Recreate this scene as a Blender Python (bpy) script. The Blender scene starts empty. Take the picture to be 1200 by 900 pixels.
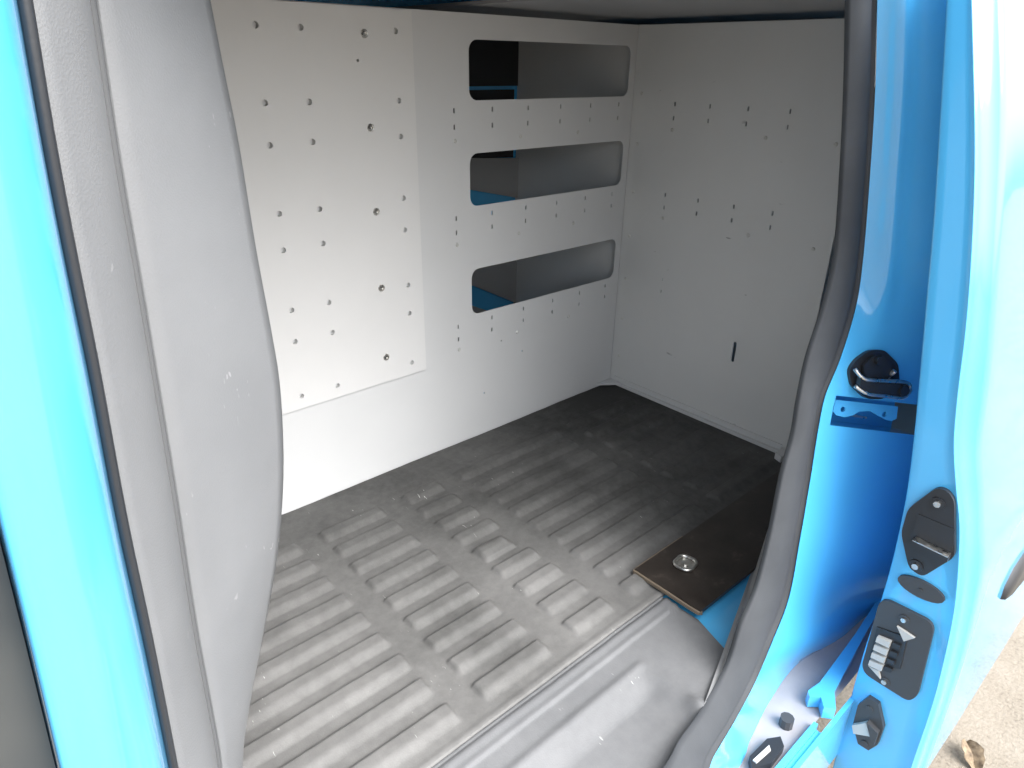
import bpy, bmesh, math, random
from mathutils import Vector, Matrix, noise
random.seed(7)
# ------------------------------------------------------------------ camera, world, sun, exposure
# world: x runs forward along the van, y towards the open side door, z up; origin = rear inner floor corner
sc = bpy.context.scene
col = sc.collection
cam = bpy.data.cameras.new('camera'); camo = bpy.data.objects.new('camera', cam); col.objects.link(camo)
right = Vector((-0.74697, 0.66470, 0.01466)); down = Vector((0.27160, 0.32519, -0.90581)); fwd = Vector((-0.60685, -0.67263, -0.42344))
m = Matrix((( right.x, -down.x, -fwd.x, 1.87098), (right.y, -down.y, -fwd.y, 1.51718), (right.z, -down.z, -fwd.z, 1.09135), (0, 0, 0, 1)))
camo.matrix_world = m
cam.sensor_width = 36; cam.lens = 36*806.94/1200; cam.clip_start = 0.02; cam.clip_end = 500
sc.camera = camo
SUN_AZ = math.atan2(-0.28, 0.96); SUN_EL = math.radians(50)
w = bpy.data.worlds.new('World'); sc.world = w; w.use_nodes = True
nt = w.node_tree; bg = nt.nodes['Background']
sky = nt.nodes.new('ShaderNodeTexSky'); sky.sky_type = 'NISHITA'; sky.sun_disc = False
sky.sun_elevation = SUN_EL; sky.sun_rotation = SUN_AZ; sky.air_density = 1.0; sky.dust_density = 4.0; sky.ozone_density = 1.0
hs = nt.nodes.new('ShaderNodeHueSaturation'); hs.inputs['Saturation'].default_value = 0.22
nt.links.new(sky.outputs[0], hs.inputs['Color']); nt.links.new(hs.outputs[0], bg.inputs[0])
bg.inputs[1].default_value = 0.15
sl = bpy.data.lights.new('sun', 'SUN'); sl.energy = 1.25; sl.angle = math.radians(65); sl.color = (1, 0.99, 0.975)
so = bpy.data.objects.new('sun', sl); col.objects.link(so)
tosun = Vector((math.sin(SUN_AZ)*math.cos(SUN_EL), math.cos(SUN_AZ)*math.cos(SUN_EL), math.sin(SUN_EL)))
so.rotation_euler = tosun.to_track_quat('Z', 'Y').to_euler(); so.location = (0, 6, 6)
sc.view_settings.view_transform = 'Standard'; sc.view_settings.look = 'None'; sc.view_settings.gamma = 1
sc.view_settings.use_curve_mapping = False
sc.view_settings.exposure = 1.8

# ------------------------------------------------------------------ materials
def mat(name, base, rough=0.5, metal=0.0, coat=0.0, spec=0.5):
    M = bpy.data.materials.new(name); M.use_nodes = True
    b = M.node_tree.nodes['Principled BSDF']
    b.inputs['Base Color'].default_value = (*base, 1); b.inputs['Roughness'].default_value = rough
    b.inputs['Metallic'].default_value = metal; b.inputs['Coat Weight'].default_value = coat
    b.inputs['Coat Roughness'].default_value = 0.04; b.inputs['Specular IOR Level'].default_value = spec
    return M
def nd(M, t, **kw):
    n = M.node_tree.nodes.new(t)
    for k, v in kw.items():
        if k in n.inputs: n.inputs[k].default_value = v
        else: setattr(n, k, v)
    return n
def lk(M, a, b): M.node_tree.links.new(a, b)
def co(M): return nd(M, 'ShaderNodeTexCoord').outputs['Object']
def noise_tex(M, scale, detail=4, rough=0.55, src=None):
    n = nd(M, 'ShaderNodeTexNoise', Scale=scale, Detail=detail, Roughness=rough)
    lk(M, src or co(M), n.inputs['Vector']); return n
def ramp(M, src, stops):
    r = nd(M, 'ShaderNodeValToRGB'); e = r.color_ramp.elements
    while len(e) < len(stops): e.new(0.5)
    for i, (p, c) in enumerate(stops):
        e[i].position = p; e[i].color = (*c, 1) if len(c) == 3 else c
    lk(M, src, r.inputs[0]); return r
def bump(M, h, strength, dist):
    b = nd(M, 'ShaderNodeBump', Strength=strength, Distance=dist); lk(M, h, b.inputs['Height'])
    lk(M, b.outputs[0], M.node_tree.nodes['Principled BSDF'].inputs['Normal']); return b
def mix(M, f, a, b):
    x = nd(M, 'ShaderNodeMix', data_type='RGBA')
    for s, v in ((0, f), (6, a), (7, b)):
        if hasattr(v, 'is_linked'): lk(M, v, x.inputs[s])
        else: x.inputs[s].default_value = v if s == 0 else (*v, 1)
    return x.outputs[2]
def P(M): return M.node_tree.nodes['Principled BSDF']
def math_n(M, op, a, b=0.0):
    n = nd(M, 'ShaderNodeMath', operation=op)
    for i, v in enumerate((a, b)):
        if hasattr(v, 'is_linked'): lk(M, v, n.inputs[i])
        else: n.inputs[i].default_value = v
    return n.outputs[0]
def scratches(M, scale, thin, amount, seedrot):
    # short bright scuff marks: stretched noise cut by a second noise
    mp = nd(M, 'ShaderNodeMapping'); lk(M, co(M), mp.inputs[0]); mp.inputs['Rotation'].default_value = seedrot
    mp.inputs['Scale'].default_value = (1, 0.16, 0.4)
    a = noise_tex(M, scale, 2, 0.5, mp.outputs[0]); b = noise_tex(M, 9, 3, 0.6)
    ra = ramp(M, a.outputs[0], [(0, (0, 0, 0)), (thin, (0, 0, 0)), (thin+0.02, (1, 1, 1))])
    rb = ramp(M, b.outputs[0], [(0, (0, 0, 0)), (amount, (0, 0, 0)), (amount+0.1, (1, 1, 1))])
    return math_n(M, 'MULTIPLY', ra.outputs[0], rb.outputs[0])

blue = mat('blue_paint', (0.012, 0.30, 0.72), 0.22, 0, 1.0)
n_ = noise_tex(blue, 5, 3); lk(blue, ramp(blue, n_.outputs[0], [(0.3, (0.085, 0.47, 0.86)), (0.7, (0.095, 0.49, 0.89))]).outputs[0], P(blue).inputs['Base Color'])
n2 = noise_tex(blue, 420, 2); bump(blue, n2.outputs[0], 0.03, 0.001)
lk(blue, ramp(blue, noise_tex(blue, 30, 5).outputs[0], [(0.2, (0.18,)*3), (0.8, (0.24,)*3)]).outputs[0], P(blue).inputs['Roughness'])

white = mat('white_steel_paint', (0.6, 0.6, 0.585), 0.45)
n_ = noise_tex(white, 3.5, 5); sm = scratches(white, 140, 0.72, 0.62, (0.3, 0.7, 1.1))
c1 = ramp(white, n_.outputs[0], [(0.3, (0.60, 0.607, 0.61)), (0.7, (0.63, 0.637, 0.64))])
lk(white, mix(white, math_n(white, 'MULTIPLY', sm, 0.35), c1.outputs[0], (0.25, 0.24, 0.22)), P(white).inputs['Base Color'])
bump(white, noise_tex(white, 260, 3).outputs[0], 0.06, 0.001)

panelw = mat('white_board_paint', (0.66, 0.65, 0.63), 0.5)
lk(panelw, ramp(panelw, noise_tex(panelw, 4, 5).outputs[0], [(0.3, (0.665, 0.665, 0.66)), (0.7, (0.695, 0.695, 0.69))]).outputs[0], P(panelw).inputs['Base Color'])
bump(panelw, noise_tex(panelw, 180, 3).outputs[0], 0.06, 0.001)

trim = mat('grey_trim_plastic', (0.30, 0.305, 0.315), 0.5)
sm = scratches(trim, 150, 0.695, 0.55, (0.9, 0.2, 0.5))
c1 = ramp(trim, noise_tex(trim, 6, 5).outputs[0], [(0.3, (0.155, 0.16, 0.167)), (0.7, (0.178, 0.183, 0.19))])
lk(trim, mix(trim, math_n(trim, 'MULTIPLY', sm, 0.4), c1.outputs[0], (0.4, 0.4, 0.4)), P(trim).inputs['Base Color'])
v_ = nd(trim, 'ShaderNodeTexVoronoi', Scale=520); lk(trim, co(trim), v_.inputs['Vector'])
bump(trim, v_.outputs['Distance'], 0.16, 0.0012)

rubber = mat('black_rubber_seal', (0.03, 0.032, 0.035), 0.75, 0, 0, 0.3)
lk(rubber, ramp(rubber, noise_tex(rubber, 9, 4).outputs[0], [(0.3, (0.046, 0.05, 0.056)), (0.75, (0.064, 0.069, 0.076))]).outputs[0], P(rubber).inputs['Base Color'])
bump(rubber, noise_tex(rubber, 300, 3).outputs[0], 0.15, 0.001)

def mat_rubber(name, dark, dusty, lo, hi):
    M = mat(name, dark, 0.5, 0, 0, 0.35)
    big = noise_tex(M, 2.3, 5, 0.6); fine = noise_tex(M, 38, 6, 0.7)
    f = math_n(M, 'ADD', math_n(M, 'MULTIPLY', big.outputs[0], 0.72), math_n(M, 'MULTIPLY', fine.outputs[0], 0.28))
    sp = nd(M, 'ShaderNodeSeparateXYZ'); lk(M, co(M), sp.inputs[0])
    tr = math_n(M, 'ADD', math_n(M, 'MULTIPLY', sp.outputs[0], 0.14), math_n(M, 'MULTIPLY', sp.outputs[1], 0.18))   # dust thickens towards the doorway; far-corner shade is put into it too
    f = math_n(M, 'ADD', f, math_n(M, 'SUBTRACT', tr, 0.21))
    r = ramp(M, f, [(lo, dark), (hi, dusty)])
    sm = scratches(M, 230, 0.715, 0.56, (0.2, 0.4, 0.8))
    lk(M, mix(M, math_n(M, 'MULTIPLY', sm, 0.7), r.outputs[0], (0.6, 0.6, 0.58)), P(M).inputs['Base Color'])
    v = nd(M, 'ShaderNodeTexVoronoi', Scale=330); lk(M, co(M), v.inputs['Vector'])
    h = math_n(M, 'ADD', v.outputs['Distance'], math_n(M, 'MULTIPLY', fine.outputs[0], 2.0))
    bump(M, h, 0.16, 0.0013)
    lk(M, ramp(M, big.outputs[0], [(0.3, (0.58,)*3), (0.7, (0.78,)*3)]).outputs[0], P(M).inputs['Roughness'])
    return M
floor_rubber = mat_rubber('dusty_floor_rubber', (0.032, 0.032, 0.031), (0.172, 0.17, 0.166), 0.28, 0.72)
sill_rubber = mat_rubber('scuffed_sill_rubber', (0.105, 0.108, 0.113), (0.175, 0.178, 0.183), 0.40, 0.80)

board = mat('dark_brown_board', (0.018, 0.013, 0.011), 0.38)
lk(board, ramp(board, noise_tex(board, 14, 6, 0.65).outputs[0], [(0.35, (0.016, 0.012, 0.010)), (0.62, (0.03, 0.024, 0.02)), (0.85, (0.12, 0.1, 0.085))]).outputs[0], P(board).inputs['Base Color'])
bump(board, noise_tex(board, 160, 4).outputs[0], 0.12, 0.001)
edge_wood = mat('worn_board_edge', (0.15, 0.118, 0.085), 0.6)
steel = mat('zinc_steel', (0.62, 0.61, 0.58), 0.32, 1.0)
lk(steel, ramp(steel, noise_tex(steel, 90, 4).outputs[0], [(0.3, (0.2,)*3), (0.75, (0.5,)*3)]).outputs[0], P(steel).inputs['Roughness'])
black = mat('black_plastic', (0.022, 0.024, 0.028), 0.36)
bump(black, noise_tex(black, 260, 3).outputs[0], 0.1, 0.001)
darkgrey = mat('dark_grey_plastic', (0.05, 0.053, 0.058), 0.45)
palew = mat('pale_contact_plastic', (0.5, 0.5, 0.48), 0.4)
ledge_sheen = mat('blue_ledge_sky_sheen', (0.50, 0.48, 0.49), 0.4)  # sky reflection on the blue ledge, painted in as pale grey
lk(ledge_sheen, ramp(ledge_sheen, noise_tex(ledge_sheen, 12, 5).outputs[0], [(0.3, (0.28, 0.28, 0.30)), (0.7, (0.36, 0.345, 0.355))]).outputs[0], P(ledge_sheen).inputs['Base Color'])
roofm = mat('bare_roof_metal', (0.34, 0.345, 0.35), 0.38, 0.1)
shadem = mat('crease_shade_grey', (0.085, 0.088, 0.092), 0.7)  # dark tone painting in the shade of the trim crease
linerm = mat('light_grey_headliner', (0.3, 0.305, 0.31), 0.5)
zinc = mat('pale_zinc', (0.6, 0.6, 0.58), 0.35, 0.35)
linm = mat('grey_steel_paint', (0.36, 0.365, 0.355), 0.45)
sm = scratches(linm, 120, 0.70, 0.60, (1.2, 0.3, 0.2))
lk(linm, mix(linm, math_n(linm, 'MULTIPLY', sm, 0.7), ramp(linm, noise_tex(linm, 3.5, 5).outputs[0], [(0.3, (0.635, 0.642, 0.635)), (0.7, (0.67, 0.677, 0.67))]).outputs[0], (0.1, 0.1, 0.1)), P(linm).inputs['Base Color'])
bump(linm, noise_tex(linm, 260, 3).outputs[0], 0.06, 0.001)
darkpane = mat('dark_window_glass', (0.02, 0.02, 0.022), 0.12)
greyboard = mat('grey_lining_board', (0.35, 0.35, 0.345), 0.55)
hazyglass = mat('dusty_dark_glass', (0.09, 0.087, 0.08), 0.4)
lk(hazyglass, ramp(hazyglass, noise_tex(hazyglass, 5, 3).outputs[0], [(0.3, (0.045, 0.044, 0.042)), (0.7, (0.085, 0.08, 0.07))]).outputs[0], P(hazyglass).inputs['Base Color'])
groundm = mat('sandy_concrete', (0.42, 0.36, 0.28), 0.85)
g1 = noise_tex(groundm, 3, 8, 0.6); g2 = noise_tex(groundm, 90, 6, 0.7)
gg = math_n(groundm, 'ADD', math_n(groundm, 'MULTIPLY', g1.outputs[0], 0.5), math_n(groundm, 'MULTIPLY', g2.outputs[0], 0.5))
lk(groundm, ramp(groundm, gg, [(0.36, (0.09, 0.072, 0.053)), (0.46, (0.22, 0.19, 0.15)), (0.55, (0.265, 0.232, 0.188)), (0.70, (0.34, 0.305, 0.255))]).outputs[0], P(groundm).inputs['Base Color'])
bump(groundm, gg, 0.7, 0.012)
leafm = mat('dry_leaf', (0.22, 0.16, 0.10), 0.8)
lk(leafm, ramp(leafm, noise_tex(leafm, 60, 4).outputs[0], [(0.3, (0.08, 0.055, 0.035)), (0.7, (0.30, 0.23, 0.15))]).outputs[0], P(leafm).inputs['Base Color'])

# ------------------------------------------------------------------ helpers
def link(name, me, mats, parent=None, smooth=False):
    for mm in (mats if isinstance(mats, (list, tuple)) else [mats]): me.materials.append(mm)
    if smooth:
        for p in me.polygons: p.use_smooth = True
    o = bpy.data.objects.new(name, me); col.objects.link(o)
    if parent: o.parent = parent
    return o
def mesh_of(name, verts, faces, mats, parent=None, smooth=False, recalc=True):
    me = bpy.data.meshes.new(name)
    if recalc:
        bm = bmesh.new(); vs = [bm.verts.new(v) for v in verts]
        for f in faces:
            try: bm.faces.new([vs[i] for i in f])
            except ValueError: pass
        bmesh.ops.recalc_face_normals(bm, faces=bm.faces); bm.to_mesh(me); bm.free()
    else: me.from_pydata(verts, [], faces)
    return link(name, me, mats, parent, smooth)
def from_bm(name, bm, mats, parent=None, smooth=False):
    bmesh.ops.recalc_face_normals(bm, faces=bm.faces)
    me = bpy.data.meshes.new(name); bm.to_mesh(me); bm.free(); return link(name, me, mats, parent, smooth)
def tag(o, label=None, cat=None, group=None, kind=None):
    for k, v in (('label', label), ('category', cat), ('group', group), ('kind', kind)):
        if v: o[k] = v
    return o
def thing(name, loc, label, cat, group=None):
    o = bpy.data.objects.new(name, None); col.objects.link(o); o.location = loc; o.empty_display_size = 0.05
    tag(o, label, cat, group); return o
def adopt(o, parent):
    # the parts below are written in world coordinates: keep them there under an Empty that is not at the origin
    o.parent = parent; o.matrix_parent_inverse = Matrix.Translation(-parent.location); return o
def box(bm, a, b, mi=0):
    vs = [bm.verts.new((x, y, z)) for x in (a[0], b[0]) for y in (a[1], b[1]) for z in (a[2], b[2])]
    for f in ((0, 1, 3, 2), (4, 6, 7, 5), (0, 4, 5, 1), (2, 3, 7, 6), (0, 2, 6, 4), (1, 5, 7, 3)):
        bm.faces.new([vs[i] for i in f]).material_index = mi
def bevel(bm, off, seg=2):
    bmesh.ops.bevel(bm, geom=[e for e in bm.edges if e.calc_face_angle(0) > 0.5], offset=off, segments=seg, profile=0.6, affect='EDGES')
def cat_rom(pts, k):
    pts = [Vector(p) for p in pts]; out = []
    for i in range(len(pts)-1):
        p0 = pts[i-1] if i else pts[0]*2-pts[1]; p1, p2 = pts[i], pts[i+1]
        p3 = pts[i+2] if i+2 < len(pts) else p2*2-p1
        for j in range(k):
            t = j/k
            out.append(0.5*((2*p1)+(p2-p0)*t+(2*p0-5*p1+4*p2-p3)*t*t+(3*p1-p0-3*p2+p3)*t*t*t))
    out.append(pts[-1]); return out
def resample(pts, n, k=12):
    d = cat_rom(pts, k); L = [0]
    for a, b in zip(d, d[1:]): L.append(L[-1]+(b-a).length)
    out = []; j = 0
    for i in range(n):
        s = L[-1]*i/(n-1)
        while j < len(L)-2 and L[j+1] < s: j += 1
        t = (s-L[j])/max(1e-9, L[j+1]-L[j]); out.append(d[j].lerp(d[j+1], min(1, t)))
    return out
def by_z(pts, zs):
    # value of a (nearly vertical) curve at given heights, extrapolated at its ends
    d = sorted(cat_rom(pts, 12), key=lambda p: p.z); out = []
    for z in zs:
        if z <= d[0].z: a, b = d[0], d[8]
        elif z >= d[-1].z: a, b = d[-9], d[-1]
        else:
            i = next(i for i in range(len(d)-1) if d[i].z <= z <= d[i+1].z); a, b = d[i], d[i+1]
        t = (z-a.z)/max(1e-9, b.z-a.z); out.append(Vector((a.x+(b.x-a.x)*t, a.y+(b.y-a.y)*t, z)))
    return out
def across(a, b, n, bulge=0.0, nrm=None, first=True):
    # points from curve a to curve b with a rounded bulge along nrm
    cols = []
    for j in range(0 if first else 1, n+1):
        t = j/n; h = bulge*math.sin(math.pi*t)
        cols.append([p.lerp(q, t)+(nrm*h if nrm else Vector()) for p, q in zip(a, b)])
    return cols
def grid(name, cols, mats, parent=None, thick=0.0, skip=None, smooth=True, sharp=None):
    n = len(cols[0]); vs = [v for c in cols for v in c]; fs = []
    for i in range(len(cols)-1):
        for j in range(n-1):
            if skip and skip(i, j): continue
            fs.append((i*n+j, i*n+j+1, (i+1)*n+j+1, (i+1)*n+j))
    o = mesh_of(name, vs, fs, mats, parent, smooth)
    if thick:
        s = o.modifiers.new('thickness', 'SOLIDIFY'); s.thickness = thick; s.offset = 0
    return o
def round_poly(pts, r, k=4):
    pts = [Vector(p) for p in pts]; out = []; n = len(pts)
    for i, p in enumerate(pts):
        a, b = pts[i-1]-p, pts[(i+1) % n]-p
        A = p+a.normalized()*min(r, a.length*0.45); B = p+b.normalized()*min(r, b.length*0.45)
        for j in range(k+1):
            t = j/k; out.append(A*(1-t)**2+p*2*t*(1-t)+B*t*t)
    return out
def frame(n):
    n = Vector(n).normalized(); a = Vector((0, 0, 1)) if abs(n.z) < 0.9 else Vector((1, 0, 0))
    x = a.cross(n).normalized(); return x, n.cross(x), n
def prism(bm, pts, off, mi=0, base=0.0):
    pts = [Vector(p) for p in pts]; off = Vector(off)
    lo = [bm.verts.new(p+off*base) for p in pts]; hi = [bm.verts.new(p+off) for p in pts]; n = len(pts)
    bm.faces.new(hi).material_index = mi; bm.faces.new(lo[::-1]).material_index = mi
    for i in range(n): bm.faces.new((lo[i], lo[(i+1) % n], hi[(i+1) % n], hi[i])).material_index = mi
def disc(c, n, r, k=10, sx=1.0):
    x, y, _ = frame(n); c = Vector(c)
    return [c+x*(r*sx*math.cos(2*math.pi*i/k))+y*(r*math.sin(2*math.pi*i/k)) for i in range(k)]
def tube(bm, pts, r, k=8, closed=False, mi=0):
    pts = [Vector(p) for p in pts]; n = len(pts); rings = []
    for i, p in enumerate(pts):
        t = (pts[(i+1) % n]-pts[i-1]) if closed else (pts[min(i+1, n-1)]-pts[max(i-1, 0)])
        x, y, _ = frame(t); rings.append([bm.verts.new(p+x*r*math.cos(2*math.pi*j/k)+y*r*math.sin(2*math.pi*j/k)) for j in range(k)])
    for i in range(n if closed else n-1):
        a, b = rings[i], rings[(i+1) % n]
        for j in range(k): bm.faces.new((a[j], a[(j+1) % k], b[(j+1) % k], b[j])).material_index = mi
    if not closed:
        bm.faces.new(rings[0]).material_index = mi; bm.faces.new(rings[-1][::-1]).material_index = mi
def rrect(x0, x1, y0, y1, r, k=6):
    out = []
    for cx, cy, a in ((x1-r, y1-r, 0), (x0+r, y1-r, 90), (x0+r, y0+r, 180), (x1-r, y0+r, 270)):
        for i in range(k+1):
            t = math.radians(a+90*i/k); out.append((cx+r*math.cos(t), cy+r*math.sin(t)))
    return out
def circ(x, y, r, k=10): return [(x+r*math.cos(2*math.pi*i/k), y+r*math.sin(2*math.pi*i/k)) for i in range(k)]
def perforated(name, outer, holes, to3, t, mats, parent):
    # flat sheet with real openings: to3 maps (a, b, depth) to a point
    bm = bmesh.new(); edges = []; loops = []
    for lp in [outer]+holes:
        vs = [bm.verts.new(to3(a, b, 0)) for a, b in lp]; loops.append(vs)
        for i in range(len(vs)): edges.append(bm.edges.new((vs[i], vs[(i+1) % len(vs)])))
    bmesh.ops.triangle_fill(bm, use_beauty=True, use_dissolve=False, edges=edges)
    front = list(bm.faces); back = {}
    for lp, pts in zip(loops, [outer]+holes):
        for v, (a, b) in zip(lp, pts): back[v] = bm.verts.new(to3(a, b, t))
    for f in front: bm.faces.new([back[v] for v in f.verts][::-1])
    for lp in loops:
        for i in range(len(lp)):
            a, b = lp[i], lp[(i+1) % len(lp)]; bm.faces.new((a, b, back[b], back[a]))
    return from_bm(name, bm, mats, parent)

# ------------------------------------------------------------------ setting
o = mesh_of('ground', [(-120, -120, -0.6), (120, -120, -0.6), (120, 120, -0.6), (-120, 120, -0.6)], [(0, 1, 2, 3)], groundm)
tag(o, kind='structure')

# ------------------------------------------------------------------ van shell
van = thing('delivery_van', (1.0, 0.6, -0.6), 'sky blue delivery van with grey pillar trim and its side door slid open', 'van')
def part(o): return adopt(o, van)
bm = bmesh.new(); box(bm, (-0.25, -0.56, -0.05), (1.78, 0.93, -0.012)); box(bm, (-0.1, 0.9301, -0.05), (0.83, 1.075, -0.0145))
part(from_bm('floor_pan', bm, blue))
bm = bmesh.new(); box(bm, (-0.3, -0.6, 1.315), (2.3, 0.97, 1.34))
for x in (0.25, 0.75, 1.25): box(bm, (x, -0.56, 1.285), (x+0.05, 0.9, 1.3148))
part(from_bm('roof_panel', bm, roofm))
bm = bmesh.new(); box(bm, (-0.258, -0.558, 1.218), (0.66, 0.88, 1.226)); box(bm, (-0.2, 0.30, 1.2265), (0.6, 0.36, 1.25)); bevel(bm, 0.003); part(from_bm('headliner', bm, linerm))
bm = bmesh.new(); box(bm, (0.2, 0.90, 1.27), (2.3, 1.02, 1.3145)); part(from_bm('door_header', bm, blue))
bm = bmesh.new(); box(bm, (-0.3, -0.6, -0.05), (-0.26, 1.0, 1.3145)); part(from_bm('rear_inner_panel', bm, roofm))
bm = bmesh.new(); box(bm, (1.86, -0.6, -0.05), (1.9, 1.0, 1.3145)); part(from_bm('cab_bulkhead', bm, darkgrey))
# far side of the body, seen through the slots
bm = bmesh.new(); box(bm, (-0.259, -0.6, -0.05), (1.859, -0.561, 1.3145)); far = part(from_bm('far_side_panel', bm, blue))
bm = bmesh.new(); prism(bm, [(0.02, -0.56, 0.76), (0.9, -0.56, 0.80), (0.9, -0.56, 1.0), (0.02, -0.56, 1.0)], (0, 0.012, 0)); part(from_bm('far_window', bm, darkpane))
bm = bmesh.new(); prism(bm, [(0.0, -0.56, 1.012), (0.9, -0.56, 1.012), (0.9, -0.56, 1.2), (0.0, -0.56, 1.2)], (0, 0.010, 0)); part(from_bm('far_window_frame', bm, black))
bm = bmesh.new(); prism(bm, [(0.0, -0.56, 0.605), (0.5, -0.56, 0.72), (0.5, -0.56, 0.79), (0.0, -0.56, 0.755)], (0, 0.02, 0)); prism(bm, [(0.0, -0.56, 0.17), (0.5, -0.56, 0.43), (0.5, -0.56, 0.62), (0.0, -0.56, 0.50)], (0, 0.02, 0))
prism(bm, [(0.0, -0.56, 0.0), (0.5, -0.56, 0.0), (0.5, -0.56, 0.34), (0.0, -0.56, 0.09)], (0, 0.03, 0))
part(from_bm('far_side_trim', bm, greyboard))

# ------------------------------------------------------------------ front pillar: grey trim, seal, blue panel
PIL_EDGE = [(1.601,0.800,1.139),(1.598,0.800,1.082),(1.594,0.800,1.013),(1.592,0.800,0.910),(1.588,0.800,0.813),(1.587,0.800,0.749),(1.593,0.800,0.671),(1.603,0.800,0.602),(1.621,0.800,0.519),(1.654,0.800,0.411),(1.679,0.800,0.337),(1.701,0.800,0.273),(1.717,0.800,0.201)]
PIL_CREASE = [(1.718,0.900,1.127),(1.725,0.900,1.018),(1.728,0.900,0.945),(1.733,0.900,0.834),(1.737,0.900,0.751),(1.740,0.900,0.694),(1.748,0.900,0.555),(1.754,0.900,0.387),(1.757,0.900,0.342)]
PIL_SEAL = [(1.776,1.000,1.120),(1.782,1.000,1.043),(1.786,1.000,0.974),(1.790,1.000,0.892),(1.797,1.000,0.778),(1.802,1.000,0.655),(1.810,1.000,0.499)]
PIL_BLUE = [(1.811,1.070,1.114),(1.814,1.070,1.050),(1.818,1.070,0.993),(1.823,1.070,0.925),(1.830,1.070,0.831),(1.836,1.070,0.730),(1.845,1.070,0.603)]
PIL_OUT = [(1.846,1.090,1.111),(1.854,1.090,1.003),(1.863,1.090,0.889),(1.872,1.090,0.769),(1.881,1.090,0.654)]
zs = [1.31-0.02*i for i in range(68)]
e1 = by_z(PIL_EDGE, zs); e2 = by_z(PIL_CREASE, zs); e3 = by_z(PIL_SEAL, zs); e5 = by_z(PIL_BLUE, zs); e6 = by_z(PIL_OUT, zs)
for c in (e1,):
    for p in c: p.x = min(p.x, 1.74)
S = lambda c, dx, dy: [Vector((p.x+dx, p.y+dy, p.z)) for p in c]
n1 = Vector((-0.65, 0.76, 0)); n2 = Vector((-0.89, 0.45, 0))
cols_ = [S(e1, 0.06, -0.015), S(e1, 0.012, -0.008), S(e1, 0.003, -0.004)] + across(e1, e2, 10, 0.006, n1)
cols_ += [S(e2, 0.0008, -0.0002), S(e2, 0.009, -0.0095), S(e2, 0.0125, -0.006), S(e2, 0.0065, 0.0035)] + across(S(e2, 0.0075, 0.0055), e3, 10, 0.009, n2) + [S(e3, 0.012, 0.001)]
ptrim = part(grid('pillar_trim', cols_, trim)); ptrim['label'] = 'scuffed light grey plastic trim on the front pillar'
bm = bmesh.new(); tube(bm, S(e2, 0.0062, 0.0008), 0.0042, 8); part(from_bm('crease_shade_bead', bm, shadem, None, True))  # grey bead added along the crease to stand for its shadow
bm = bmesh.new(); tube(bm, S(e3, 0.0070, 0.0095), 0.0042, 8); part(from_bm('pillar_seal', bm, black, None, True))
cols_ = [S(e3, 0.012, 0.003), S(e3, 0.011, 0.012)] + across(S(e3, 0.0115, 0.016), e5, 10, 0.005, n1) + across(e5, e6, 6, 0.004, Vector((-0.4, 0.9, 0)), False) + [S(e6, 0.004, -0.001), S(e6, 0.006, -0.008), S(e6, 0.006, -0.05)]
part(grid('front_pillar_panel', cols_, blue))
part(grid('front_door_glass', [S(e6, 0.008, -0.02), S(e6, 0.25, -0.025), S(e6, 0.6, -0.04)], hazyglass, None, 0.006))

# ------------------------------------------------------------------ rear door jamb, weatherstrip
JA = [(0.600,0.949,1.261),(0.581,0.957,1.191),(0.553,0.972,1.064),(0.537,0.989,0.924),(0.526,1.007,0.771),(0.536,1.019,0.675),(0.581,1.030,0.584),(0.629,1.037,0.525),(0.646,1.044,0.469),(0.661,1.057,0.359),(0.682,1.072,0.234),(0.707,1.087,0.105),(0.766,1.097,0.029),(0.824,1.104,-0.037),(0.914,1.120,-0.052),(1.014,1.137,-0.052),(1.104,1.156,-0.052),(1.4,1.162,-0.052),(1.80,1.162,-0.052)]
JB = [(0.545,1.040,1.259),(0.528,1.050,1.190),(0.503,1.070,1.067),(0.486,1.090,0.932),(0.471,1.115,0.776),(0.435,1.125,0.664),(0.407,1.135,0.549),(0.387,1.140,0.462),(0.380,1.145,0.391),(0.358,1.155,0.248),(0.350,1.165,0.073),(0.311,1.148,-0.130),(0.468,1.134,-0.130),(0.617,1.106,-0.130),(0.753,1.116,-0.130),(0.868,1.138,-0.130),(0.980,1.160,-0.130),(1.4,1.17,-0.130),(1.80,1.17,-0.130)]
SLc = [(0.640,0.924,1.259),(0.627,0.932,1.190),(0.605,0.947,1.064),(0.591,0.964,0.926),(0.585,0.982,0.775),(0.615,0.993,0.685),(0.662,1.003,0.597),(0.686,1.013,0.519),(0.698,1.021,0.453),(0.729,1.030,0.375),(0.759,1.044,0.257),(0.799,1.056,0.155),(0.849,1.063,0.097),(0.897,1.073,0.018),(1.003,1.095,0.004),(1.081,1.106,0.004),(1.168,1.122,0.004),(1.4,1.127,0.004),(1.80,1.127,0.004)]
K = 8
ja = cat_rom(JA, K); jb = cat_rom(JB, K); sl_ = cat_rom(SLc, K)
jn = Vector((0.459, 0.848, 0.265)).normalized()
cols_ = across(ja, jb, 20)
for j, c in enumerate(cols_):
    t = j/20; h = 0.010*math.exp(-((t-0.30)/0.16)**2)
    for i in range(len(c)):
        k = i/K; fade = 1.0 if k < 4.5 else max(0, 1-(k-4.5)/1.5)
        c[i] = c[i] + jn*h*fade
jamb = part(grid('door_jamb', cols_, blue, None, 0, skip=lambda i, j: 7*K <= j < 8*K and i >= 2)); jamb['label'] = 'glossy blue rear jamb of the side door opening'
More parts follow.
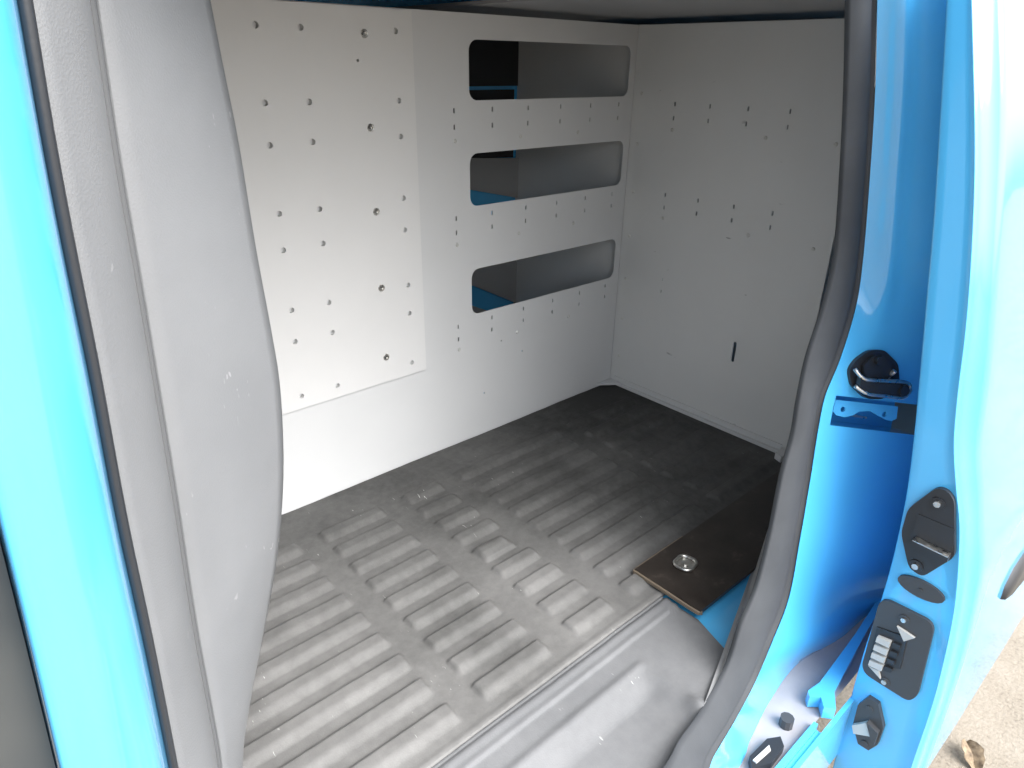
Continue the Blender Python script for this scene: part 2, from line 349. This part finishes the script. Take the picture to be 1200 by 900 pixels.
# pocket behind the slot in the jamb
r0, r1 = 7*K, 8*K
top = [cols_[i][r0] for i in range(2, 21)]; bot = [cols_[i][r1] for i in range(2, 21)]
deep = -jn*0.075
pk = [top, [p+deep for p in top], [p+deep for p in bot], bot]
o = part(grid('jamb_pocket', pk, blue, None, 0, smooth=False))
bm = bmesh.new(); a, b = cols_[2][r0], cols_[2][r1]; f_ = [bm.verts.new(q) for q in (a, b, b+deep, a+deep)]; bm.faces.new(f_)
part(from_bm('pocket_end', bm, blue))
TAB = [(0.603,1.042,0.506),(0.465,1.126,0.477),(0.470,1.131,0.453),(0.480,1.126,0.449),(0.490,1.120,0.452),(0.506,1.108,0.462),(0.523,1.095,0.474),(0.545,1.083,0.475),(0.557,1.078,0.469),(0.575,1.069,0.467),(0.591,1.059,0.473),(0.601,1.049,0.488)]
o3 = Vector((0.53, 1.09, 0.478)); fx, fy, fz = frame(jn)
def loc2(p): d = Vector(p)-o3; return (d.dot(fx), d.dot(fy))
HO = [loc2((0.577, 1.064, 0.483)), loc2((0.494, 1.114, 0.464))]
part(perforated('guide_bracket', [loc2(p) for p in TAB], [circ(a, b, 0.0055) for a, b in HO], lambda a, b, d: o3+fx*a+fy*b+fz*(-0.012-d), 0.003, blue, None))
bm = bmesh.new(); tube(bm, [Vector((0.598, 1.045, 0.477))-jn*0.03, Vector((0.51, 1.100, 0.452))-jn*0.03], 0.0025, 6); part(from_bm('pocket_rod', bm, steel))
# striker on the jamb
SH = Vector((0.016, -0.011, 0.0))
SP = [(0.513,1.063,0.596),(0.484,1.079,0.594),(0.458,1.102,0.565),(0.458,1.115,0.523),(0.495,1.103,0.500),(0.525,1.085,0.503),(0.555,1.060,0.533),(0.556,1.050,0.562),(0.539,1.053,0.580)]
bm = bmesh.new(); SP = [Vector(p)+SH for p in SP]; prism(bm, round_poly(SP, 0.010), jn*0.012); bevel(bm, 0.003)
ctr = sum((Vector(p) for p in SP), Vector())/len(SP)
prism(bm, [ctr.lerp(Vector(p), 0.55)+jn*0.012+Vector((0, 0, 0.012)) for p in SP], jn*0.006)
prism(bm, disc(ctr+Vector((0.0, 0, 0.028))+jn*0.012, jn, 0.008), jn*0.010)
st = part(from_bm('striker', bm, black)); st['label'] = 'black door striker with a bent metal loop'
WIRE = [(0.552,1.051,0.565),(0.539,1.064,0.546),(0.500,1.088,0.539),(0.461,1.112,0.532),(0.453,1.120,0.518),(0.468,1.116,0.504),(0.500,1.097,0.510),(0.536,1.075,0.518),(0.555,1.060,0.533)]
bm = bmesh.new(); loop = resample([Vector(p)+SH+jn*(0.030-0.008*(i in (0, 8))) for i, p in enumerate(WIRE)], 36); tube(bm, loop, 0.0040, 8)
part(from_bm('striker_loop', bm, steel, None, True))
bm = bmesh.new(); prism(bm, [Vector(p)+SH+jn*0.020 for p in [(0.546,1.058,0.552),(0.500,1.088,0.536),(0.459,1.114,0.529),(0.456,1.120,0.515),(0.468,1.116,0.506),(0.536,1.077,0.520),(0.552,1.062,0.534)]], jn*0.011); bevel(bm, 0.002)
prism(bm, disc(Vector((0.468, 1.113, 0.518))+SH+jn*0.020, jn, 0.011), jn*0.015)
part(from_bm('striker_roller', bm, black))
bm = bmesh.new(); tube(bm, [Vector((0.484, 1.095, 0.540))+SH+jn*0.012, Vector((0.478, 1.098, 0.556))+SH+jn*0.022], 0.005, 8); part(from_bm('striker_pin', bm, steel))
# weatherstrip
wn = Vector((0.55, 0.8, 0.1)).normalized()
cols_ = [[p-wn*0.012 for p in sl_]] + across(sl_, [p.lerp(q, 0.80) for p, q in zip(sl_, ja)], 12, 0.007, wn) + [[p.lerp(q, 0.86)-wn*0.006 for p, q in zip(sl_, ja)], [p.lerp(q, 0.93)-wn*0.008 for p, q in zip(sl_, ja)], [q-wn*0.002 for q in ja]]
ws = part(grid('weatherstrip', cols_, rubber)); ws['label'] = 'black rubber weatherstrip curving around the rear of the door opening'
part(grid('inner_side_trim', [[p-wn*0.010 for p in sl_[:14*K]], [Vector((-0.02+0.03*(p.x-0.58), 0.735, p.z)) for p in sl_[:14*K]]], roofm))
# outer body behind the slid-back door
part(grid('quarter_panel', [[p for p in jb[:11*K]], [Vector((p.x-0.1, p.y+0.012, p.z)) for p in jb[:11*K]], [Vector((-1.2, p.y+0.01, p.z)) for p in jb[:11*K]]], blue))
# ledge below the door, rails, plug
lw = [Vector((0.20, 1.148, -0.130))]+[Vector(p) for p in JB[11:]]
part(grid('sill_ledge', [[p+Vector((0, -0.004, -0.0005)) for p in lw], [Vector((p.x, 1.205, -0.132)) for p in lw]], ledge_sheen, None, 0, smooth=False))
bm = bmesh.new()
box(bm, (0.745, 1.2055, -0.150), (1.85, 1.2145, -0.118)); box(bm, (0.745, 1.2150, -0.19), (1.85, 1.2250, -0.135)); box(bm, (0.2, 1.2255, -0.30), (1.85, 1.2345, -0.128))
bevel(bm, 0.002); part(from_bm('rocker_rail', bm, blue))
bm = bmesh.new(); prism(bm, [(0.30,1.145,-0.129),(0.46,1.160,-0.129),(0.66,1.172,-0.129),(0.70,1.166,-0.129),(0.712,1.176,-0.129),(0.695,1.192,-0.129),(0.715,1.208,-0.129),(0.70,1.226,-0.129),(0.66,1.204,-0.129),(0.45,1.176,-0.129),(0.30,1.16,-0.129)], (0, 0, 0.030)); bevel(bm, 0.004)
part(from_bm('track_guide', bm, blue))
bm = bmesh.new(); prism(bm, disc((0.786, 1.168, -0.131), (0, 0, 1), 0.014), (0, 0, 0.022)); bevel(bm, 0.003); part(from_bm('rubber_plug', bm, darkgrey))
bm = bmesh.new(); prism(bm, [(0.835,1.180,-0.131),(0.86,1.165,-0.131),(0.92,1.163,-0.131),(0.94,1.18,-0.131),(0.90,1.198,-0.131),(0.85,1.196,-0.131)], (0, 0, 0.02)); bevel(bm, 0.004)
prism(bm, [(0.872,1.176,-0.112),(0.925,1.172,-0.112),(0.925,1.180,-0.112),(0.88,1.184,-0.112)], (0, 0, 0.004), 1)
part(from_bm('lower_latch', bm, [black, palew]))

# ------------------------------------------------------------------ sliding door
DI = [(0.620,1.059,1.250),(0.620,1.074,1.184),(0.620,1.109,1.008),(0.620,1.136,0.868),(0.620,1.157,0.744),(0.620,1.185,0.580),(0.620,1.205,0.452),(0.620,1.217,0.347),(0.620,1.225,0.192),(0.620,1.224,-0.039),(0.620,1.233,-0.346)]
DF1 = [(0.620,1.092,1.247),(0.620,1.110,1.182),(0.620,1.165,0.992),(0.620,1.199,0.852),(0.620,1.226,0.718),(0.620,1.245,0.598),(0.620,1.262,0.511),(0.620,1.286,0.433),(0.620,1.309,0.366),(0.620,1.333,0.261),(0.620,1.349,0.158),(0.620,1.363,-0.006),(0.620,1.368,-0.183),(0.620,1.370,-0.24)]
DF2 = [(0.585,1.117,1.248),(0.585,1.136,1.183),(0.585,1.180,1.032),(0.585,1.222,0.851),(0.585,1.260,0.671),(0.585,1.274,0.591),(0.585,1.290,0.498),(0.585,1.311,0.430),(0.585,1.336,0.344),(0.585,1.353,0.282),(0.585,1.369,0.157),(0.585,1.379,0.010),(0.585,1.384,-0.199),(0.585,1.385,-0.235)]
n = 90
di, d1, d2 = resample(DI, n), resample(DF1, n), resample(DF2, n)
cols_ = [S(di, -1.35, 0.0), S(di, -0.006, 0.0), S(di, -0.001, 0.001)] + across(S(di, 0, 0.004), S(d1, 0, -0.003), 4)
cols_ += [S(d1, 0.002, -0.0005), d1, S(d1, -0.004, 0.004)] + across(S(d1, -0.010, 0.0075), d2, 6, -0.002, Vector((0.4, 0.9, 0)))
cols_ += [S(d2, -0.02, 0.002), S(d2, -0.06, 0.003), S(d2, -0.2, 0.004), S(d2, -0.5, 0.004), S(d2, -0.9, 0.002), S(d2, -1.3, -0.004)]
door = part(grid('sliding_door', cols_, blue)); door['label'] = 'blue sliding side door slid back with black latches on its leading edge'
U = Vector((1, 0, 0))
def sub(o):
    o.parent = door; return o
bm = bmesh.new(); PL = [(0.6195,1.259,0.426),(0.6195,1.276,0.427),(0.6195,1.290,0.414),(0.6195,1.318,0.309),(0.6195,1.281,0.240),(0.6195,1.256,0.246),(0.6195,1.227,0.309),(0.6195,1.226,0.363)]
prism(bm, round_poly(PL, 0.012), U*0.010); bevel(bm, 0.0025)
prism(bm, [(0.629,1.244,0.318),(0.629,1.312,0.318),(0.629,1.305,0.362),(0.629,1.244,0.362)], U*0.002)
prism(bm, [(0.629,1.250,0.306),(0.629,1.312,0.302),(0.629,1.312,0.312),(0.629,1.250,0.314)], U*0.016); prism(bm, [(0.630,1.252,0.3145),(0.630,1.311,0.3125),(0.630,1.311,0.3145),(0.630,1.252,0.3165)], U*0.0165, 1)
for c in ((0.629, 1.268, 0.397), (0.629, 1.266, 0.258)):
    prism(bm, disc(c, U, 0.012, 14), U*0.003); prism(bm, disc((c[0]+0.003, c[1], c[2]), U, 0.006, 8), U*0.004, 1)
sub(from_bm('latch_plate', bm, [black, steel]))
bm = bmesh.new(); prism(bm, disc((0.6195, 1.284, 0.211), U, 0.019, 20, 2.15), U*0.006); bevel(bm, 0.002); prism(bm, disc((0.6255, 1.284, 0.209), U, 0.004), U*0.002)
o = sub(from_bm('blanking_plug', bm, darkgrey)); 
bm = bmesh.new(); RC = [(0.6195,1.226,0.140),(0.6195,1.236,0.154),(0.6195,1.314,0.156),(0.6195,1.325,0.144),(0.6195,1.337,-0.020),(0.6195,1.326,-0.045),(0.6195,1.241,-0.042),(0.6195,1.230,-0.026)]
prism(bm, round_poly(RC, 0.012), U*0.008); bevel(bm, 0.0025)
prism(bm, [(0.627,1.236,0.085),(0.627,1.290,0.098),(0.627,1.296,0.020),(0.627,1.240,-0.012)], U*0.003, 1)
for i in range(4):
    z = 0.070-0.021*i; prism(bm, [(0.630,1.243,z),(0.630,1.268,z+0.005),(0.630,1.268,z-0.010),(0.630,1.243,z-0.013)], U*0.009, 2)
    prism(bm, [(0.630,1.271,z+0.004),(0.630,1.284,z+0.006),(0.630,1.284,z-0.004),(0.630,1.271,z-0.008)], U*0.005, 1)
prism(bm, [(0.628,1.268,0.113),(0.628,1.302,0.108),(0.628,1.287,0.088)], U*0.005, 2)
prism(bm, [(0.628,1.243,-0.012),(0.628,1.262,-0.010),(0.628,1.270,-0.026)], U*0.006, 2)
for c in ((0.627, 1.275, 0.132), (0.627, 1.277, -0.031)):
    prism(bm, disc(c, U, 0.010, 14), U*0.003); prism(bm, disc((0.630, c[1], c[2]), U, 0.005, 8), U*0.003, 3)
sub(from_bm('contact_plate', bm, [darkgrey, black, palew, steel]))
bm = bmesh.new(); prism(bm, [(0.6195,1.259,-0.090),(0.6195,1.280,-0.091),(0.6195,1.302,-0.140),(0.6195,1.302,-0.191),(0.6195,1.290,-0.220),(0.6195,1.268,-0.221),(0.6195,1.248,-0.180),(0.6195,1.246,-0.124)], U*0.012); bevel(bm, 0.004)
prism(bm, [(0.630,1.249,-0.176),(0.630,1.272,-0.146),(0.630,1.286,-0.174),(0.630,1.256,-0.194)], U*0.010, 1)
prism(bm, [(0.630,1.274,-0.140),(0.630,1.298,-0.150),(0.630,1.298,-0.185),(0.630,1.289,-0.176)], U*0.014)
for c in ((0.630, 1.268, -0.114), (0.630, 1.280, -0.207)): prism(bm, disc(c, U, 0.007, 10), U*0.004)
sub(from_bm('door_buffer', bm, [darkgrey, palew]))
# outer handle
hb = bmesh.new()
def onskin(u, z, d=0.0):
    d_ = min(d2, key=lambda p: abs(p.z-z)); return Vector((u, d_.y+0.004+d, z))
hp = [(0.395, 0.112), (0.388, 0.140), (0.345, 0.162), (0.27, 0.165), (0.12, 0.15), (0.08, 0.11), (0.12, 0.05), (0.32, 0.082)]
lo = [hb.verts.new(onskin(u, z, -0.004)) for u, z in hp]; hi = [hb.verts.new(onskin(u*0.94+0.014, z*0.9+0.011, 0.007)) for u, z in hp]
hb.faces.new(hi)
for i in range(8): hb.faces.new((lo[i], lo[(i+1) % 8], hi[(i+1) % 8], hi[i]))
bevel(hb, 0.004); sub(from_bm('door_handle', hb, black, None, True))

# ------------------------------------------------------------------ sill cover (part of the van) as a moulded sheet
def sst(a, b, x):
    t = min(1, max(0, (x-a)/(b-a))); return t*t*(3-2*t)
def sill_h(u, v):
    z = -0.002 + 0.0015*noise.noise((u*9, v*9, 0))
    z += 0.0022*math.exp(-((v-0.864)/0.008)**2) - 0.004*math.exp(-((v-0.852)/0.004)**2)
    z -= 0.003*sst(0.886, 0.893, v); z += 0.0012*math.exp(-((v-0.884)/0.006)**2)
    wl = sst(0.98, 1.035, u+0.12*max(0, v-1.02)); wv = sst(0.942+0.006*noise.noise((u*6, 3, 0)), 0.998, v)
    z -= 0.018*wl*wv
    z += 0.004*math.exp(-((v-0.940)/0.010)**2)*sst(0.97, 1.0, u)
    z += 0.012*math.exp(-(((u-0.985)/0.016)**2+((v-1.075)/0.025)**2))
    return z
def vmax(u):
    if u < 0.826: return 0.945+(u-0.796)/0.03*0.09
    k_ = [(0.826, 1.045), (0.849, 1.066), (0.897, 1.078), (1.003, 1.099), (1.168, 1.126), (2, 1.131)]
    for (a, c), (b, d) in zip(k_, k_[1:]):
        if u <= b: return c+(d-c)*(u-a)/(b-a)
su = [0.796, 0.804, 0.812, 0.8255]+[0.826+(1.80-0.826)*i/240 for i in range(241)]
cols_ = [[Vector((u, v, sill_h(u, v))) for v in [0.8475+(vmax(u)-0.8475)*j/90 for j in range(91)]] for u in su]
for c in cols_: c.insert(0, c[0]+Vector((0, 0, -0.01)))
cols_.insert(0, [p+Vector((0, 0, -0.012)) for p in cols_[0]])
sill = part(grid('sill_cover', cols_, sill_rubber)); sill['label'] = 'grey moulded rubber sill cover with a sunken step'

# ------------------------------------------------------------------ ribbed rubber mat
CU = [(1.338, 1.95), (1.10, 1.287), (0.908, 1.04), (0.44, 0.852), (0.06, 0.385)]
def mat_h(u, v):
    z = 0.0018*noise.noise((u*4, v*5, 1.7)) + 0.0008*noise.noise((u*16, v*16, 4.2))
    k = math.floor((0.757+0.052-v)/0.0775+1e-9); r = (v-(0.757-0.0775*k))
    if 0 <= k <= 8 and 0 <= r <= 0.056:
        for ci, (a, b) in enumerate(CU):
            a_ = a+0.006*noise.noise((ci*3.1, k*1.7, 0)); b_ = b+0.006*noise.noise((ci*5.1, k*2.7, 3))
            if ci == 2 and k == 4: a_ += 0.03; 
            if a_ < u < b_:
                d = min(u-a_, b_-u); corner = 0.012
                rr = r; w0 = 0.0; w1 = 0.056
                if d < corner:
                    s = corner-math.sqrt(max(0, corner*corner-(corner-d)**2)); w0 += s*0.7; w1 -= s*0.7
                if rr > w0 and rr < w1:
                    up = sst(0, 0.009, rr-w0); dn = sst(0, 0.026, w1-rr); e = sst(0, 0.012, d)
                    z += 0.0098*up*dn*e*(0.9+0.25*noise.noise((ci*2.3, k*3.3, 8)))
    # worn lifted tab
    if 0.93 < u < 1.03 and 0.44 < v < 0.51:
        z += 0.009*sst(0, 0.01, u-0.93)*sst(0, 0.006, 1.03-u)*sst(0, 0.03, v-0.44)*sst(0, 0.006, 0.505-v)
    z += 0.002*math.exp(-((v-0.838)/0.007)**2)
    return z
nu, nv = 430, 250
mu = [0.012+(1.79-0.012)*i/nu for i in range(nu+1)]; mv = [0.004+(0.846-0.004)*j/nv for j in range(nv+1)]
verts = []; faces = []
for u in mu:
    verts.append((u, mv[0], -0.011)); verts += [(u, v, mat_h(u, v)) for v in mv]; verts.append((u, mv[-1], -0.011))
w_ = nv+3
for i in range(nu):
    for j in range(w_-1): faces.append((i*w_+j, (i+1)*w_+j, (i+1)*w_+j+1, i*w_+j+1))
o = mesh_of('floor_mat', verts, faces, floor_rubber, None, True, False)
tag(o, 'black dusty rubber mat with rows of raised ribs covering the van floor', 'floor mat')

# ------------------------------------------------------------------ partition with three slots
part_t = thing('cargo_partition', (0.9, 0.0, 0.0), 'white steel partition with three long slots standing along the floor mat', 'partition')
slots = [rrect(0.030, 0.668, 0.999, 1.142, 0.026), rrect(0.030, 0.668, 0.727, 0.867, 0.026), rrect(0.030, 0.666, 0.411, 0.548, 0.026)]
holes = list(slots)
for z in (0.976, 0.936, 0.701, 0.662, 0.386, 0.347):
    for u in (0.718, 0.589, 0.458, 0.329, 0.20, 0.07): holes.append(rrect(u-0.0025, u+0.0025, z-0.0065, z+0.0065, 0.002, 2))
for a, b in ((0.46, 0.242), (0.62, 0.14), (0.55, 0.30)): holes.append(circ(a, b, 0.003, 6))
adopt(perforated('partition_sheet', [(0.003, -0.011), (1.84, -0.011), (1.84, 1.20), (0.003, 1.20)], holes, lambda a, b, d: (a, -d, b), 0.003, white, None), part_t)
def screw_mesh(r, h, mat_):
    bm = bmesh.new(); k = 12
    rings = [[bm.verts.new((rr*math.cos(2*math.pi*i/k), rr*math.sin(2*math.pi*i/k), zz)) for i in range(k)] for rr, zz in ((r, 0), (r*0.95, h*0.5), (r*0.65, h), (r*0.35, h*0.95))]
    for a, b in zip(rings, rings[1:]):
        for i in range(k): bm.faces.new((a[i], a[(i+1) % k], b[(i+1) % k], b[i]))
    inner = [bm.verts.new((r*0.30*math.cos(2*math.pi*i/k), r*0.30*math.sin(2*math.pi*i/k), h*0.35)) for i in range(k)]
    for i in range(k): bm.faces.new((rings[-1][i], rings[-1][(i+1) % k], inner[(i+1) % k], inner[i]))
    bm.faces.new(inner); bmesh.ops.recalc_face_normals(bm, faces=bm.faces)
    me = bpy.data.meshes.new('screw'); bm.to_mesh(me); bm.free(); me.materials.append(mat_)
    return me
SM = screw_mesh(0.0058, 0.0030, zinc); BG = screw_mesh(0.0095, 0.006, steel)
RY = Matrix.Rotation(math.radians(-90), 4, 'X'); RX = Matrix.Rotation(math.radians(90), 4, 'Y')
def put(name, me, pos, rot, parent, extra=None):
    o = bpy.data.objects.new(name, me); col.objects.link(o)
    o.matrix_world = Matrix.Identity(4); o.parent = parent
    if parent.type == 'EMPTY': o.matrix_parent_inverse = Matrix.Translation(-parent.location)
    loc = Matrix.Translation(pos) @ rot @ Matrix.Rotation(random.uniform(0, 3), 4, 'Z')
    o.matrix_basis = loc; return o
for z in (0.902, 0.628, 0.313):
    for u in (0.716, 0.484, 0.250): put('screw', SM, (u, 0.0, z), RY, part_t)
# overlay panel: thick board with drilled holes, the sheet shows behind
ov = []
for z in (1.152, 1.005, 0.923, 0.776, 0.695, 0.55, 0.469, 0.324):
    for u in (1.40, 1.223, 1.124, 0.892): ov.append(circ(u+random.uniform(-.0015, .0015), z+random.uniform(-.0015, .0015), 0.0068, 12))
ov.append(circ(0.995, 1.09, 0.0035, 8))
op = adopt(perforated('overlay_panel', [(0.845, 0.290), (1.66, 0.290), (1.66, 1.197), (0.845, 1.197)], ov, lambda a, b, d: (a, 0.0125-d, b), 0.012, panelw, None), part_t)
op['label'] = 'off-white drilled board screwed onto the partition'
for z in (1.144, 0.947, 0.752, 0.557, 0.363):
    o = put('screw', BG, (0.974, 0.0125, z), RY, op); o.matrix_parent_inverse = Matrix.Identity(4)

# ------------------------------------------------------------------ rear lining
lin = thing('side_lining', (0.0, 0.35, 0.0), 'grey-white steel lining sheet with small slits and one tall slot, square to the partition', 'lining panel')
h2 = []
for z in (0.983, 0.943, 0.713, 0.673):
    for v in (0.162, 0.286, 0.411, 0.536): h2.append(rrect(v-0.0028, v+0.0028, z-0.0065, z+0.0065, 0.0022, 2))
for z in (0.438, 0.398):
    h2.append(rrect(0.186-0.0022, 0.186+0.0022, z-0.006, z+0.006, 0.002, 2))
h2.append(rrect(0.481, 0.492, 0.238, 0.306, 0.005, 4))
adopt(perforated('lining_sheet', [(-0.556, -0.010), (0.722, -0.010), (0.722, 1.20), (-0.556, 1.20)], h2, lambda a, b, d: (-0.0005-d, a, b), 0.003, linm, None), lin)
for v, z in [(0.161, 0.909), (0.477, 0.911), (0.676, 0.911), (0.161, 0.639), (0.471, 0.639), (0.672, 0.637), (0.735, 0.533)][:6]+[(0.031, z) for z in (1.008, 0.857, 0.706, 0.556, 0.407, 0.259, 0.113)]:
    put('screw', SM, (-0.0005, v, z), RX, lin)
bm = bmesh.new()
prism(bm, [(0.0, 0.02, 0.001), (0.016, 0.02, 0.001), (0.016, 0.70, 0.001), (0.0, 0.70, 0.001)], (0, 0, 0.010)); prism(bm, [(0.0, 0.02, 0.0115), (0.005, 0.02, 0.0115), (0.005, 0.70, 0.0115), (0.0, 0.70, 0.0115)], (0, 0, 0.018))
adopt(from_bm('bottom_flange', bm, white), lin)
bm = bmesh.new(); prism(bm, [(0.004, 0.003, 0.006), (0.085, 0.003, 0.006), (0.004, 0.062, 0.006)], (0, 0, 0.007)); adopt(from_bm('corner_bracket', bm, white), lin)
bm = bmesh.new(); prism(bm, [(0.003, 0.701, 0.002), (0.05, 0.705, 0.002), (0.06, 0.73, 0.002), (0.003, 0.735, 0.002)], (0, 0, 0.02)); bevel(bm, 0.004); adopt(from_bm('end_bracket', bm, white), lin)

# ------------------------------------------------------------------ dark board with lashing ring
hb_t = thing('hatch_board', (0.5, 0.85, 0.0), 'dark brown board with a steel lashing ring lying on the mat edge', 'board')
bm = bmesh.new(); box(bm, (0.10, 0.762, 0.0065), (0.792, 0.944, 0.0165)); bevel(bm, 0.003); adopt(from_bm('board_panel', bm, board), hb_t)
bm = bmesh.new(); pts = [Vector((x, y, 0.0125)) for x, y in ((0.60, 0.760), (0.780, 0.7605), (0.7925, 0.770), (0.7935, 0.85), (0.7935, 0.935), (0.786, 0.9455))]
tube(bm, resample(pts, 40), 0.0030, 6); tube(bm, [p-Vector((0, 0, 0.005)) for p in resample(pts, 40)], 0.0028, 6); adopt(from_bm('edge_band', bm, edge_wood, None, True), hb_t)
bm = bmesh.new(); rr = rrect(0.664, 0.712, 0.808, 0.852, 0.016, 6); ca, sa = math.cos(0.15), math.sin(0.15)
ring = [Vector((0.688+(x-0.688)*ca-(y-0.83)*sa, 0.83+(x-0.688)*sa+(y-0.83)*ca, 0.0215)) for x, y in rr]
tube(bm, ring, 0.0042, 8, True); adopt(from_bm('lashing_ring', bm, steel, None, True), hb_t)
bm = bmesh.new(); c = Vector((0.688, 0.83, 0.0168)); prism(bm, [c+(Vector((p.x, p.y, 0.0168))-c)*0.86 for p in ring], (0, 0, 0.0015)); prism(bm, disc((0.688, 0.83, 0.0183), (0, 0, 1), 0.008), (0, 0, 0.004))
adopt(from_bm('ring_plate', bm, steel), hb_t)

# ------------------------------------------------------------------ litter on the ground
def leaf(pos, rot, s, label):
    bm = bmesh.new(); rows = []
    for i in range(9):
        t = i/8; w2 = 0.5*math.sin(math.pi*min(1, t*0.92+0.06))**0.8*(0.55+0.25*random.random())
        rows.append([bm.verts.new((s*(t-0.5), s*w2*q, s*(0.10+0.16*abs(q)+0.12*math.sin(t*5)+0.05*random.random()))) for q in (-1, -0.5, 0, 0.5, 1)])
    for a, b in zip(rows, rows[1:]):
        for j in range(4): bm.faces.new((a[j], a[j+1], b[j+1], b[j]))
    o = from_bm('dry_leaf', bm, leafm); o.location = pos; o.rotation_euler = (0.1, 0.15, rot)
    md = o.modifiers.new('thickness', 'SOLIDIFY'); md.thickness = 0.001
    tag(o, label, 'leaf'); return o
leaf((0.09, 1.42, -0.598), 0.7, 0.085, 'crumpled brown dry leaf lying on the sandy ground')
